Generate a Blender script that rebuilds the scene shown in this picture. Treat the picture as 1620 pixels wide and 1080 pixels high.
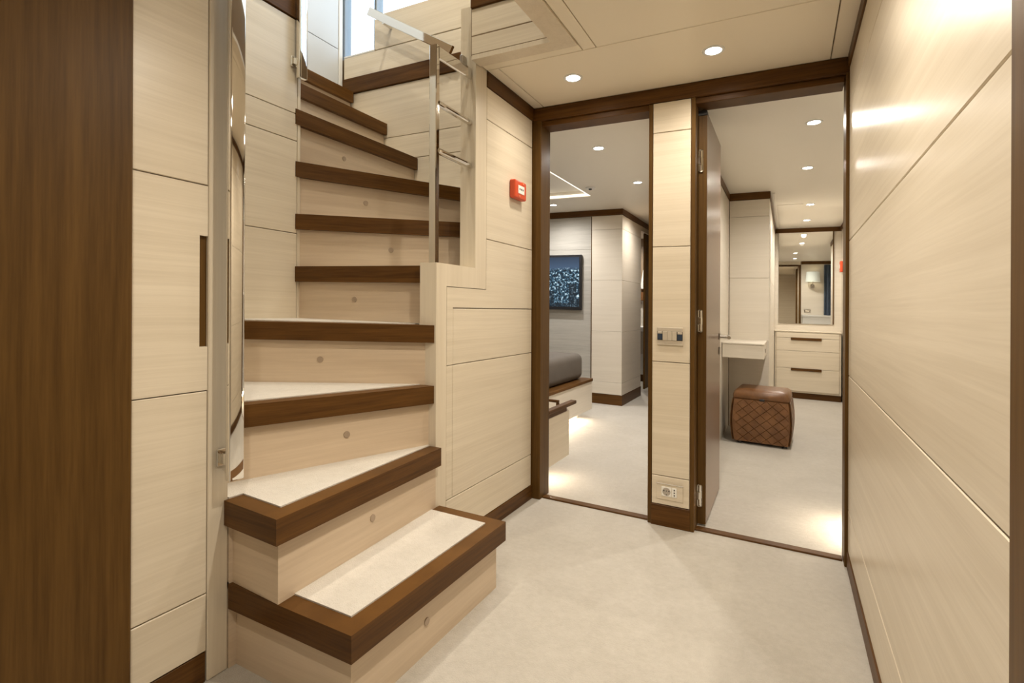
import bpy, bmesh, math, random
from mathutils import Vector, Matrix
random.seed(4)
sc = bpy.context.scene
for o in list(bpy.data.objects): bpy.data.objects.remove(o)

# ------------------------------------------------------------------ camera
F_PX = 830.0
THETA = math.atan(435 / 830.0)
CAM_H = 1.05
cam_d = bpy.data.cameras.new('camera'); cam = bpy.data.objects.new('camera', cam_d)
sc.collection.objects.link(cam); sc.camera = cam
cam_d.sensor_width = 36.0; cam_d.lens = F_PX / 1620 * 36.0
cam_d.shift_y = -47.0 / 1620; cam_d.clip_start = 0.02
cam.matrix_world = (Matrix.Translation((0, 0, CAM_H)) @ Matrix.Rotation(THETA, 4, 'Z')
                    @ Matrix.Rotation(math.pi / 2, 4, 'X') @ Matrix.Rotation(0.0044, 4, 'Z'))

# ------------------------------------------------------------------ world (overcast daylight seen through the upper deck window)
SKY = 3.0
world = bpy.data.worlds.new('world'); sc.world = world; world.use_nodes = True
bg = world.node_tree.nodes['Background']
bg.inputs[0].default_value = (0.80, 0.90, 1.0, 1); bg.inputs[1].default_value = SKY

# ------------------------------------------------------------------ lamp strengths, exposure
LAMP = (1.0, 0.895, 0.745)          # warm white lamps of the lower deck
ROOM = (1.0, 0.935, 0.84)          # slightly cooler lamps of the rooms
BED = (1.0, 0.955, 0.90)           # neutral lamps over the bed
DOWN_W = 40.0                      # watts of each recessed downlight
LED_STR = 45.0                     # toe-kick and cove strips
sc.view_settings.view_transform = 'Standard'; sc.view_settings.look = 'None'
sc.view_settings.gamma = 1.0; sc.view_settings.use_curve_mapping = False
sc.view_settings.exposure = 0.22
sc.cycles.max_bounces = 8; sc.cycles.diffuse_bounces = 4; sc.cycles.glossy_bounces = 4
sc.cycles.sample_clamp_indirect = 4.0; sc.cycles.blur_glossy = 0.5
sc.cycles.caustics_reflective = False; sc.cycles.caustics_refractive = False
sc.cycles.use_denoising = True

# ------------------------------------------------------------------ geometry helpers
# the deck falls 2.5 % towards the right-hand wall (the yacht's camber): every height is measured from that deck
SLOPE = 0.0246
def S(p): return Vector((p[0], p[1], p[2] - SLOPE * p[0]))
C = sc.collection
ORG = {}
def tag(o, label=None, cat=None, group=None, kind=None):
    if label: o['label'] = label
    if cat: o['category'] = cat
    if group: o['group'] = group
    if kind: o['kind'] = kind
    return o
def thing(name, label, cat, base, group=None):
    o = bpy.data.objects.new(name, None); C.objects.link(o); o.empty_display_size = .05
    o.location = S(base); ORG[o] = S(base)
    return tag(o, label, cat, group)
class B:
    """collects shapes in deck coordinates"""
    def __init__(s): s.v = []; s.f = []
    def add(s, vs, fs):
        n = len(s.v); s.v += [tuple(v) for v in vs]; s.f += [tuple(i + n for i in f) for f in fs]; return s
    def box(s, x0, x1, y0, y1, z0, z1):
        v = [(x, y, z) for x in (x0, x1) for y in (y0, y1) for z in (z0, z1)]
        return s.add(v, [(0,1,3,2),(4,6,7,5),(0,4,5,1),(2,3,7,6),(0,2,6,4),(1,5,7,3)])
    def cbox(s, x0, x1, y0, y1, z0, z1, c=.003):
        """box with chamfered edges"""
        bm = bmesh.new(); bmesh.ops.create_cube(bm, size=1)
        for v in bm.verts: v.co = ((x0+x1)/2+v.co.x*(x1-x0), (y0+y1)/2+v.co.y*(y1-y0), (z0+z1)/2+v.co.z*(z1-z0))
        bmesh.ops.bevel(bm, geom=bm.edges[:], offset=c, segments=1, affect='EDGES', profile=.5)
        return s.bm(bm)
    def rbox(s, x0, x1, y0, y1, z0, z1, c=.02, seg=4):
        bm = bmesh.new(); bmesh.ops.create_cube(bm, size=1)
        for v in bm.verts: v.co = ((x0+x1)/2+v.co.x*(x1-x0), (y0+y1)/2+v.co.y*(y1-y0), (z0+z1)/2+v.co.z*(z1-z0))
        bmesh.ops.bevel(bm, geom=bm.edges[:], offset=c, segments=seg, affect='EDGES', profile=.5)
        return s.bm(bm)
    def bm(s, bm):
        bm.verts.index_update()
        s.add([v.co[:] for v in bm.verts], [[v.index for v in f.verts] for f in bm.faces]); bm.free(); return s
    def prism(s, poly, z0, z1):
        n = len(poly)
        return s.add([(x, y, z0) for x, y in poly] + [(x, y, z1) for x, y in poly],
                     [tuple(range(n))[::-1], tuple(range(n, 2*n))] + [(i, (i+1) % n, (i+1) % n + n, i + n) for i in range(n)])
    def prism_ax(s, ax, poly, a, b):
        """poly in (u,z); extruded along axis ax from a to b"""
        n = len(poly)
        P = (lambda d, u, z: (d, u, z)) if ax == 'x' else (lambda d, u, z: (u, d, z))
        return s.add([P(a, u, z) for u, z in poly] + [P(b, u, z) for u, z in poly],
                     [tuple(range(n))[::-1], tuple(range(n, 2*n))] + [(i, (i+1) % n, (i+1) % n + n, i + n) for i in range(n)])
    def panel(s, ax, face, sign, u0, u1, z0, z1, th, g=.0016, c=.0018):
        """board standing in a wall plane, chamfered front edges; g = half joint"""
        u0 += g; u1 -= g; z0 += g; z1 -= g
        r = lambda d, i: [((d, u, z) if ax == 'x' else (u, d, z)) for u, z in ((u0+i, z0+i), (u1-i, z0+i), (u1-i, z1-i), (u0+i, z1-i))]
        v = r(face - sign*th, 0) + r(face - sign*c, 0) + r(face, c)
        f = [(0,1,2,3), (8,9,10,11)]
        for k in (0, 4): f += [(k+i, k+(i+1) % 4, k+4+(i+1) % 4, k+4+i) for i in range(4)]
        return s.add(v, f)
    def tube(s, p, q, r0, r1=None, n=16):
        r1 = r0 if r1 is None else r1
        p, q = Vector(p), Vector(q); d = (q - p).normalized()
        a = d.orthogonal().normalized(); b = d.cross(a)
        v = [p + (a*math.cos(t)+b*math.sin(t))*r0 for t in (2*math.pi*i/n for i in range(n))]
        v += [q + (a*math.cos(t)+b*math.sin(t))*r1 for t in (2*math.pi*i/n for i in range(n))]
        return s.add(v, [tuple(range(n))[::-1], tuple(range(n, 2*n))] + [(i, (i+1) % n, (i+1) % n+n, i+n) for i in range(n)])
    def bar(s, p, q, w, t, up=(0, 0, 1), c=.0):
        """flat bar from p to q: w along 'up', t across"""
        p, q, up = Vector(p), Vector(q), Vector(up); d = (q-p).normalized()
        side = d.cross(up).normalized(); up = side.cross(d).normalized()
        prof = [(-w/2, -t/2), (w/2, -t/2), (w/2, t/2), (-w/2, t/2)]
        if c: prof = [(-w/2, -t/2+c), (-w/2+c, -t/2), (w/2-c, -t/2), (w/2, -t/2+c), (w/2, t/2-c), (w/2-c, t/2), (-w/2+c, t/2), (-w/2, t/2-c)]
        n = len(prof)
        v = [e + up*a + side*b for e in (p, q) for a, b in prof]
        return s.add(v, [tuple(range(n))[::-1], tuple(range(n, 2*n))] + [(i, (i+1) % n, (i+1) % n+n, i+n) for i in range(n)])
    def build(s, name, mat, parent=None, smooth=False):
        org = ORG.get(parent, Vector((0, 0, 0)))
        me = bpy.data.meshes.new(name)
        me.from_pydata([S(v) - org for v in s.v], [], s.f)
        bm = bmesh.new(); bm.from_mesh(me); bmesh.ops.recalc_face_normals(bm, faces=bm.faces[:]); bm.to_mesh(me); bm.free()
        me.materials.append(mat)
        if smooth:
            for p in me.polygons: p.use_smooth = True
        o = bpy.data.objects.new(name, me); C.objects.link(o)
        if parent is not None: o.parent = parent; ORG[o] = org
        else: ORG[o] = Vector((0, 0, 0))
        return o
def struct(name, b, mat, label):
    return tag(b.build(name, mat), label, kind='structure')

# ------------------------------------------------------------------ materials
def mat_base(name):
    m = bpy.data.materials.new(name); m.use_nodes = True
    nt = m.node_tree; return m, nt, nt.nodes['Principled BSDF']
def plain(name, col, rough=.5, metal=0., coat=0., emit=None, es=0., spec=.5):
    m, nt, p = mat_base(name)
    p.inputs['Base Color'].default_value = (*col, 1); p.inputs['Roughness'].default_value = rough
    p.inputs['Metallic'].default_value = metal; p.inputs['Coat Weight'].default_value = coat
    p.inputs['Specular IOR Level'].default_value = spec
    if emit: p.inputs['Emission Color'].default_value = (*emit, 1); p.inputs['Emission Strength'].default_value = es
    # faint surface wear so that nothing is perfectly uniform
    tc = nt.nodes.new('ShaderNodeTexCoord'); n = nt.nodes.new('ShaderNodeTexNoise'); n.inputs['Scale'].default_value = 9
    mr = nt.nodes.new('ShaderNodeMapRange'); mr.inputs[3].default_value = max(0, rough*.88); mr.inputs[4].default_value = min(1, rough*1.12)
    nt.links.new(tc.outputs['Object'], n.inputs['Vector']); nt.links.new(n.outputs[0], mr.inputs[0]); nt.links.new(mr.outputs[0], p.inputs['Roughness'])
    return m
def wood(name, c0, c1, scl, rough, bump=.05, spec=.5, warp=.35):
    m, nt, p = mat_base(name); N = nt.nodes.new; L = nt.links.new
    tc = N('ShaderNodeTexCoord')
    wn = N('ShaderNodeTexNoise'); wn.inputs['Scale'].default_value = 2.2; wn.inputs['Detail'].default_value = 2
    L(tc.outputs['Object'], wn.inputs['Vector'])
    sub = N('ShaderNodeVectorMath'); sub.operation = 'SUBTRACT'; sub.inputs[1].default_value = (.5, .5, .5); L(wn.outputs['Color'], sub.inputs[0])
    sca = N('ShaderNodeVectorMath'); sca.operation = 'SCALE'; sca.inputs['Scale'].default_value = warp*.04; L(sub.outputs[0], sca.inputs[0])
    add = N('ShaderNodeVectorMath'); L(tc.outputs['Object'], add.inputs[0]); L(sca.outputs[0], add.inputs[1])
    mp = N('ShaderNodeMapping'); mp.inputs['Scale'].default_value = scl; L(add.outputs[0], mp.inputs['Vector'])
    n1 = N('ShaderNodeTexNoise'); n1.inputs['Scale'].default_value = 1; n1.inputs['Detail'].default_value = 5; n1.inputs['Roughness'].default_value = .65
    L(mp.outputs[0], n1.inputs['Vector'])
    mp2 = N('ShaderNodeMapping'); mp2.inputs['Scale'].default_value = [s*.22 for s in scl]; L(add.outputs[0], mp2.inputs['Vector'])
    n2 = N('ShaderNodeTexNoise'); n2.inputs['Scale'].default_value = 1; n2.inputs['Detail'].default_value = 2
    L(mp2.outputs[0], n2.inputs['Vector'])
    mx = N('ShaderNodeMath'); mx.operation = 'MULTIPLY_ADD'; mx.inputs[1].default_value = .55; L(n1.outputs[0], mx.inputs[0])
    m2 = N('ShaderNodeMath'); m2.operation = 'MULTIPLY'; m2.inputs[1].default_value = .45; L(n2.outputs[0], m2.inputs[0]); L(m2.outputs[0], mx.inputs[2])
    cr = N('ShaderNodeValToRGB'); cr.color_ramp.elements[0].position = .34; cr.color_ramp.elements[1].position = .66
    cr.color_ramp.elements[0].color = (*c0, 1); cr.color_ramp.elements[1].color = (*c1, 1)
    L(mx.outputs[0], cr.inputs[0]); L(cr.outputs[0], p.inputs['Base Color'])
    p.inputs['Roughness'].default_value = rough; p.inputs['Specular IOR Level'].default_value = spec
    bp = N('ShaderNodeBump'); bp.inputs['Strength'].default_value = bump; bp.inputs['Distance'].default_value = .002
    L(n1.outputs[0], bp.inputs['Height']); L(bp.outputs[0], p.inputs['Normal'])
    return m
CREAM0, CREAM1 = (.65, .57, .445), (.765, .685, .553)
M = {}
M['veneer'] = wood('cream_veneer', CREAM0, CREAM1, (2.5, 2.5, 150), .30, .05)
M['room'] = wood('pale_room_veneer', (.665, .605, .51), (.735, .675, .58), (2.5, 2.5, 90), .33, .03)
M['ceil_room'] = plain('room_ceiling_lacquer', (.83, .785, .70), .45)
M['veneer_v'] = wood('cream_veneer_upright', (.65, .57, .445), (.73, .65, .52), (150, 150, 2.5), .33, .04)
M['riser'] = wood('riser_veneer', (.56, .44, .315), (.67, .545, .405), (3, 3, 90), .38, .05)
M['wenge'] = wood('dark_wenge', (.058, .0235, .0045), (.130, .0575, .0125), (6, 6, 170), .42, .08, .18)
M['wenge_v'] = wood('dark_wenge_upright', (.066, .031, .0060), (.125, .064, .0155), (110, 110, 4), .42, .07, .18)
M['door_lac'] = wood('brown_door_lacquer', (.16, .10, .062), (.20, .128, .082), (90, 90, 3), .26, .03)
M['ceil'] = plain('ceiling_lacquer', (.83, .755, .615), .42)
M['joint'] = plain('joint_shadow_gap', (.19, .125, .065), .8)
M['white'] = plain('white_lacquer', (.74, .74, .72), .35)
M['chrome'] = plain('polished_steel', (.80, .78, .74), .045, 1.0)
M['satin'] = plain('satin_nickel', (.50, .46, .41), .28, 1.0)
M['plate'] = plain('champagne_plate', (.78, .72, .62), .22, .55)
M['pale'] = plain('pale_panel_lacquer', (.60, .63, .66), .3)
M['disc'] = plain('bronze_lamp_disc', (.42, .33, .25), .4, .35)
M['black'] = plain('black_plastic', (.015, .015, .017), .35)
M['navy'] = plain('navy_glass', (.03, .045, .075), .2)
M['red'] = plain('red_plastic', (.62, .075, .02), .35)
M['paper'] = plain('white_print', (.85, .84, .80), .5)
M['tvwall'] = wood('grey_wall_fabric', (.36, .345, .31), (.47, .45, .41), (5, 5, 130), .7, .12)
M['mattress'] = plain('grey_bedspread', (.105, .088, .072), .75)
M['mirror'] = plain('mirror_silver', (.86, .86, .84), .012, 1.0)
M['shade'] = plain('lamp_shade_fabric', (.62, .68, .64), .8, emit=(1, .90, .74), es=.12)
M['lens'] = plain('lamp_lens', (.9, .9, .9), .4, emit=(1, .93, .82), es=38.)
M['led'] = plain('led_strip', (.9, .9, .9), .4, emit=(1, .86, .66), es=LED_STR)
M['cove'] = plain('cove_led', (.9, .9, .9), .4, emit=(1, .90, .74), es=1.3)
M['tile'] = plain('pale_stone', (.62, .57, .50), .25)
M['towel'] = plain('white_towel', (.78, .77, .74), .9)
M['brownwall'] = plain('taupe_wall', (.27, .19, .12), .45)
M['alu'] = plain('grey_window_frame', (.24, .27, .30), .4, .3)

def carpet(name, c0, c1):
    m, nt, p = mat_base(name); N = nt.nodes.new; L = nt.links.new
    tc = N('ShaderNodeTexCoord')
    n = N('ShaderNodeTexNoise'); n.inputs['Scale'].default_value = 260; n.inputs['Detail'].default_value = 3; L(tc.outputs['Object'], n.inputs['Vector'])
    n2 = N('ShaderNodeTexNoise'); n2.inputs['Scale'].default_value = 3.2; n2.inputs['Detail'].default_value = 4; n2.inputs['Distortion'].default_value = .8; L(tc.outputs['Object'], n2.inputs['Vector'])
    cr = N('ShaderNodeValToRGB'); cr.color_ramp.elements[0].position = .36; cr.color_ramp.elements[1].position = .64
    cr.color_ramp.elements[0].color = (*c0, 1); cr.color_ramp.elements[1].color = (*c1, 1)
    n3 = N('ShaderNodeTexNoise'); n3.inputs['Scale'].default_value = 38; n3.inputs['Detail'].default_value = 5; n3.inputs['Roughness'].default_value = .7; L(tc.outputs['Object'], n3.inputs['Vector'])
    av = N('ShaderNodeMix'); av.inputs[0].default_value = .55; L(n2.outputs[0], av.inputs[2]); L(n3.outputs[0], av.inputs[3])
    L(av.outputs[0], cr.inputs[0]); L(cr.outputs[0], p.inputs['Base Color'])
    p.inputs['Roughness'].default_value = .95; p.inputs['Specular IOR Level'].default_value = .15
    p.inputs['Sheen Weight'].default_value = .25
    a = N('ShaderNodeMath'); a.operation = 'MULTIPLY_ADD'; a.inputs[1].default_value = 1.; L(n.outputs[0], a.inputs[0]); L(n3.outputs[0], a.inputs[2])
    bp = N('ShaderNodeBump'); bp.inputs['Strength'].default_value = .5; bp.inputs['Distance'].default_value = .006; L(a.outputs[0], bp.inputs['Height']); L(bp.outputs[0], p.inputs['Normal'])
    return m
M['carpet'] = carpet('cream_carpet_floor_dim', (.42, .388, .338), (.50, .466, .414))  # floor tone darkened to paint in its dimmer light than the stairs
M['tread'] = carpet('cream_carpet_stair_lit', (.55, .51, .45), (.63, .588, .527))  # same carpet as the floor; brighter stair light painted in as lighter colour
def glass():
    m, nt, p = mat_base('window_glass'); N = nt.nodes.new; L = nt.links.new
    out = nt.nodes['Material Output']; t = N('ShaderNodeBsdfTransparent'); t.inputs[0].default_value = (.93, .97, 1, 1)
    g = N('ShaderNodeBsdfGlossy'); g.inputs['Roughness'].default_value = .02
    mx = N('ShaderNodeMixShader'); mx.inputs[0].default_value = .06; L(t.outputs[0], mx.inputs[1]); L(g.outputs[0], mx.inputs[2]); L(mx.outputs[0], out.inputs[0])
    return m
M['glass'] = glass()
def leather():
    m, nt, p = mat_base('brown_leather'); N = nt.nodes.new; L = nt.links.new
    tc = N('ShaderNodeTexCoord'); n = N('ShaderNodeTexNoise'); n.inputs['Scale'].default_value = 14; n.inputs['Detail'].default_value = 4; L(tc.outputs['Object'], n.inputs['Vector'])
    cr = N('ShaderNodeValToRGB'); cr.color_ramp.elements[0].color = (.125, .052, .016, 1); cr.color_ramp.elements[1].color = (.20, .092, .034, 1)
    cr.color_ramp.elements[0].position = .35; cr.color_ramp.elements[1].position = .65
    L(n.outputs[0], cr.inputs[0]); L(cr.outputs[0], p.inputs['Base Color']); p.inputs['Roughness'].default_value = .38
    n2 = N('ShaderNodeTexVoronoi'); n2.inputs['Scale'].default_value = 240; L(tc.outputs['Object'], n2.inputs['Vector'])
    bp = N('ShaderNodeBump'); bp.inputs['Strength'].default_value = .15; bp.inputs['Distance'].default_value = .001; L(n2.outputs[0], bp.inputs['Height']); L(bp.outputs[0], p.inputs['Normal'])
    return m
M['leather'] = leather()
def screen():
    """a night skyline: dark sky, a field of cool lights, dark towers"""
    m, nt, p = mat_base('tv_night_city_picture'); N = nt.nodes.new; L = nt.links.new
    tc = N('ShaderNodeTexCoord'); sep = N('ShaderNodeSeparateXYZ'); L(tc.outputs['Generated'], sep.inputs[0])
    mp = N('ShaderNodeMapping'); mp.inputs['Scale'].default_value = (30, 1, 17); L(tc.outputs['Generated'], mp.inputs['Vector'])
    n = N('ShaderNodeTexNoise'); n.inputs['Scale'].default_value = 1.3; n.inputs['Detail'].default_value = 6; n.inputs['Roughness'].default_value = .75; L(mp.outputs[0], n.inputs['Vector'])
    cr = N('ShaderNodeValToRGB'); e = cr.color_ramp.elements
    e[0].position = .47; e[0].color = (.006, .014, .022, 1); e[1].position = .64; e[1].color = (1.3, 1.6, 1.7, 1)
    k = e.new(.545); k.color = (.03, .13, .22, 1)
    L(n.outputs[0], cr.inputs[0])
    sky = N('ShaderNodeValToRGB'); s = sky.color_ramp.elements
    s[0].position = .70; s[0].color = (0, 0, 0, 1); s[1].position = .76; s[1].color = (1, 1, 1, 1); L(sep.outputs[2], sky.inputs[0])
    grad = N('ShaderNodeValToRGB'); q = grad.color_ramp.elements
    q[0].position = .74; q[0].color = (.06, .11, .19, 1); q[1].position = 1.; q[1].color = (.02, .035, .06, 1); L(sep.outputs[2], grad.inputs[0])
    mx = N('ShaderNodeMix'); mx.data_type = 'RGBA'; L(sky.outputs[0], mx.inputs[0]); L(cr.outputs[0], mx.inputs[6]); L(grad.outputs[0], mx.inputs[7])
    # towers
    br = N('ShaderNodeTexNoise'); br.noise_dimensions = '1D'; br.inputs['Scale'].default_value = 7.; br.inputs['Detail'].default_value = 0
    sn = N('ShaderNodeMath'); sn.operation = 'SNAP'; sn.inputs[1].default_value = .075; L(sep.outputs[0], sn.inputs[0]); L(sn.outputs[0], br.inputs['W'])
    h = N('ShaderNodeMapRange'); h.inputs[1].default_value = .45; h.inputs[2].default_value = .85; h.inputs[3].default_value = .08; h.inputs[4].default_value = .72; L(br.outputs[0], h.inputs[0])
    lt = N('ShaderNodeMath'); lt.operation = 'LESS_THAN'; L(sep.outputs[2], lt.inputs[0]); L(h.outputs[0], lt.inputs[1])
    k2 = N('ShaderNodeMath'); k2.operation = 'MULTIPLY'; k2.inputs[1].default_value = .75; L(lt.outputs[0], k2.inputs[0])
    mx2 = N('ShaderNodeMix'); mx2.data_type = 'RGBA'; mx2.inputs[7].default_value = (.006, .014, .022, 1); L(k2.outputs[0], mx2.inputs[0]); L(mx.outputs[2], mx2.inputs[6])
    p.inputs['Base Color'].default_value = (.01, .01, .012, 1); p.inputs['Roughness'].default_value = .12
    L(mx2.outputs[2], p.inputs['Emission Color']); p.inputs['Emission Strength'].default_value = .85
    return m
M['screen'] = screen()

# ------------------------------------------------------------------ key dimensions (metres)
XR, XL, XN = .227, -1.402, -1.235      # right wall, left wall, alarm wall
YB = 2.60                              # wall with the two doorways
CE = 2.13                              # ceiling
UP = 2.41                              # upper deck
G = (.243, .797, 1.356, 1.912)         # heights of the panel joints
RISE = .241

# ================================================================== STRUCTURE
floor = struct('floor', B().box(-4.2, 1.6, -1.6, 9.0, -.06, 0), M['carpet'], 'cream carpet floor of the hall and the rooms beyond')

# ---- right wall
w = struct('wall_right', B().box(XR+.012, XR+.10, .30, 2.594, 0, CE), M['joint'], 'right hall wall of wide cream veneer panels')
zs = [.072] + list(G) + [2.075]
for a, b in zip(zs, zs[1:]): B().panel('x', XR, -1, .655, 2.572, a, b, .012).build('panel', M['veneer'], w)
struct('baseboard_right', B().cbox(XR-.004, XR+.012, .66, 2.572, 0, .070, .002), M['wenge'], 'dark low baseboard along the right wall')
struct('trim_1', B().cbox(XR-.006, XR+.012, .66, 2.572, 2.077, CE, .002), M['wenge'], 'dark valance strip at the top of the right wall')

# ---- cased opening nearest the camera
struct('trim_2', B().cbox(-1.46, -1.36, .05, .678, 0, CE-.002, .004), M['wenge_v'], 'broad dark wooden door jamb close at the left edge')
struct('trim_3', B().cbox(.19, XR+.13, .05, .672, 0, CE-.002, .004), M['wenge_v'], 'dark wooden door jamb close at the right edge')

# ---- left wall: tall cabinet fronts, then the upright post at the foot of the stairs
w = struct('wall_left', B().box(-2.0, XL-.014, .30, .940, 0, UP-.01), M['joint'], 'left hall wall with tall flush cabinet fronts')
LB = .681
for a, b in ((.085, G[0]), (G[0], G[1]), (G[2], G[3]), (G[3], UP-.02)):
    B().panel('x', XL, 1, LB, .885, a, b, .014).build('panel', M['veneer'], w)
n = .0016
B().prism_ax('x', [(LB, G[1]+n), (.885-n, G[1]+n), (.885-n, .917), (.861, .917), (.861, 1.218), (.885-n, 1.218), (.885-n, G[2]-n), (LB, G[2]-n)], XL-.014, XL).build('panel', M['veneer'], w)
B().box(XL-.0135, XL-.0115, .858, .8865, .91, 1.225).build('pull_recess', M['wenge_v'], w)
B().cbox(XL-.0135, XL, .8865, .9455, 0, UP-.02, .0025).build('corner_post', M['veneer_v'], w)
B().box(-1.99, XL-.0135, .940, .9455, 0, UP-.02).build('return_panel', M['veneer_v'], w)
struct('baseboard_left', B().cbox(XL-.0135, XL-.002, LB, .8835, 0, .083, .002), M['wenge'], 'dark wooden baseboard below the left cabinet fronts')

# ---- stairwell block on the left
w = struct('wall_stair_left', B().box(-2.9, -2.014, .945, 1.692, 0, UP-.055), M['joint'], 'cream panelled wall on the left of the winding stairs')
for a, b in ((.0, G[0]), (G[0], G[1]), (G[1], G[2]), (G[2], 1.78), (1.78, 1.905), (1.905, UP-.075)):
    B().panel('x', -2.0, 1, .947, 1.680, a, b, .014).build('panel', M['veneer'], w)
B().cbox(-2.03, -2.0, 1.681, 1.698, 0, UP-.075, .002).build('end_post', M['veneer_v'], w)
B().cbox(-2.9, -1.994, .947, 1.70, UP-.072, UP+.03, .002).build('deck_edge', M['wenge'], w)

# ---- stairwell back wall and parapet of the upper deck
YW = 2.552
w = struct('wall_stair_back', B().box(-3.4, -1.24, YW+.012, 2.70, 0, UP+.24), M['joint'], 'cream panelled back wall of the stairwell')
for a, b in ((G[1], G[2]), (G[2], 1.936), (1.936, 2.082), (2.082, UP-.004)):
    B().panel('y', YW, -1, -2.60, -1.326, a, b, .012).build('panel', M['veneer'], w)
B().cbox(-2.60, -1.326, YW-.012, YW+.012, UP-.002, UP+.098, .002).build('deck_band', M['wenge'], w)
for a, b in ((UP+.10, 2.652),): B().panel('y', YW, -1, -2.60, -1.30, a, b, .012).build('panel', M['veneer'], w)
B().panel('y', YW, -1, -2.338, -1.30, 2.654, 2.875, .012).build('panel', M['veneer'], w)
B().box(-2.335, -1.24, YW+.012, 2.70, 2.652, 2.873).build('parapet_core', M['veneer'], w)
B().cbox(-2.60, -2.338, YW, 2.70, 2.652, 2.664, .002).build('sill_cap', M['white'], w)

# ---- upper deck shell
w = struct('wall_upper_left', B().box(-2.80, -2.624, -.6, 2.535, UP, 4.55), M['joint'], 'pale panelled wall of the upper deck lit by daylight')
for a, b in ((UP, 2.70), (2.70, 3.25), (3.25, 4.5)):
    B().panel('x', -2.61, 1, 1.5, 2.515, a, b, .014).build('panel', M['pale'], w)
B().cbox(-2.66, -2.606, 2.516, 2.548, UP, 4.5, .003).build('edge_post', M['white'], w)
struct('wall_upper_back', B().box(-2.8, 1.6, -.7, -.6, UP, 4.55), M['ceil'], 'plain rear wall of the upper deck')
struct('wall_upper_right', B().box(.6, .7, -.6, 2.90, UP, 4.55), M['ceil'], 'plain right wall of the upper deck')
struct('ceiling_upper', B().box(-3.6, .7, -.7, 3.0, 4.5, 4.6), M['ceil'], 'cream ceiling of the upper deck')
win = struct('window_1', B().box(-3.5, .6, 2.88, 2.93, UP+.02, UP+.10).box(-3.5, .6, 2.88, 2.93, 4.40, 4.5), M['alu'], 'tall upper deck window with grey frame and daylight')
for x in (-3.45, -2.93, -2.62, -2.14, -1.5, -.8, -.1, .55): B().cbox(x-.013, x+.013, 2.87, 2.94, UP+.10, 4.40, .003).build('mullion', M['alu'], win)
for a, b in zip((-3.45, -2.93, -2.62, -2.14, -1.5, -.8, -.1), (-2.93, -2.62, -2.14, -1.5, -.8, -.1, .55)):
    B().box(a+.013, b-.013, 2.90, 2.908, UP+.10, 4.40).build('pane', M['glass'], win)
struct('wall_upper_end', B().box(-3.6, -3.5, 1.7, 2.94, UP, 4.55).box(-3.5, -2.80, 1.62, 1.70, UP, 4.55), M['white'], 'white end wall of the upper deck beside the window')
struct('floor_upper', B().box(-3.5, .6, 2.70, 2.95, UP-.06, UP+.02).box(-2.9, -2.02, -.6, .945, UP-.06, UP), M['carpet'], 'upper deck floor beside the stairwell')

# ---- alarm wall (thin partition that carries the guard rail)
TI = -1.316
w = struct('wall_alarm', B().prism_ax('x', [(1.722, 0), (2.594, 0), (2.594, UP-.02), (2.012, UP-.02), (2.012, 1.203), (1.722, 1.203)], TI+.002, XN-.012), M['joint'], 'stepped cream partition with red alarm between stairs and doorway')
B().prism_ax('x', [(1.708, 0), (1.7785, 0), (1.7785, 1.1235), (2.0945, 1.1235), (2.0945, UP-.02), (2.0, UP-.02), (2.0, 1.215), (1.708, 1.215)], XN-.013, XN).build('face_frame', M['veneer_v'], w)
B().prism_ax('x', [(1.708, 0), (1.722, 0), (1.722, 1.203), (2.0, 1.203), (2.0, 1.215), (1.708, 1.215)], TI, XN-.013).build('end_cap', M['veneer_v'], w)
B().box(TI, XN-.013, 2.0, 2.012, 1.215, UP-.02).build('end_cap', M['veneer_v'], w)
B().prism_ax('x', [(1.7815, G[1]+n), (1.8245, G[1]+n), (1.8245, 1.0365), (2.585, 1.0365), (2.585, G[2]-n), (2.0975, G[2]-n), (2.0975, 1.1205), (1.7815, 1.1205)], XN-.012, XN).build('panel', M['veneer'], w)
for u0, u1, a, b in ((1.826, 2.5865, G[1], 1.0335), (1.780, 1.826, G[0], G[1]), (1.826, 2.5865, G[0], G[1]),
                     (1.780, 2.5865, .074, G[0]), (2.096, 2.5865, G[2], G[3]), (2.096, 2.5865, G[3], 2.062)):
    B().panel('x', XN, 1, u0, u1, a, b, .012).build('panel', M['veneer'], w)
struct('baseboard_alarm', B().cbox(XN-.012, XN+.004, 1.782, 2.594, 0, .073, .002), M['wenge'], 'dark baseboard under the partition with the red alarm')
struct('trim_4', B().cbox(XN-.012, XN+.005, 2.097, 2.594, 2.063, CE, .002), M['wenge'], 'dark valance strip above the partition with the red alarm')

# ---- wall with the two doorways
struct('trim_5', B().cbox(XN-.01, XR+.02, YB-.005, YB+.025, 2.06, CE, .003), M['wenge'], 'long dark beam above both doorways')
struct('trim_6', B().cbox(-1.20, -.592, YB+.012, YB+.12, 2.032, 2.0595, .002), M['wenge'], 'dark head jamb of the left doorway')
struct('trim_7', B().cbox(-.40, XR-.014, YB+.012, YB+.12, 2.032, 2.0595, .002), M['wenge'], 'dark head jamb of the right doorway')
struct('trim_8', B().cbox(XN-.01, -1.186, YB-.004, YB+.12, 0, 2.0595, .003), M['wenge_v'], 'dark left jamb of the left doorway')
struct('trim_9', B().cbox(XR-.012, XR+.03, YB-.024, YB+.09, 0, 2.0595, .003), M['wenge_v'], 'slim dark right jamb of the right doorway')
w = struct('wall_pillar', B().box(-.586, -.406, YB+.010, YB+.115, 0, 2.0595), M['joint'], 'narrow cream pillar between the two doorways')
B().cbox(-.606, -.5865, YB+.004, YB+.12, 0, 2.0595, .002).build('side_lining', M['wenge_v'], w)
B().cbox(-.4055, -.386, YB-.003, YB+.12, 0, 2.0595, .002).build('side_lining', M['wenge_v'], w)
zs = [.103] + list(G) + [2.059]
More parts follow.
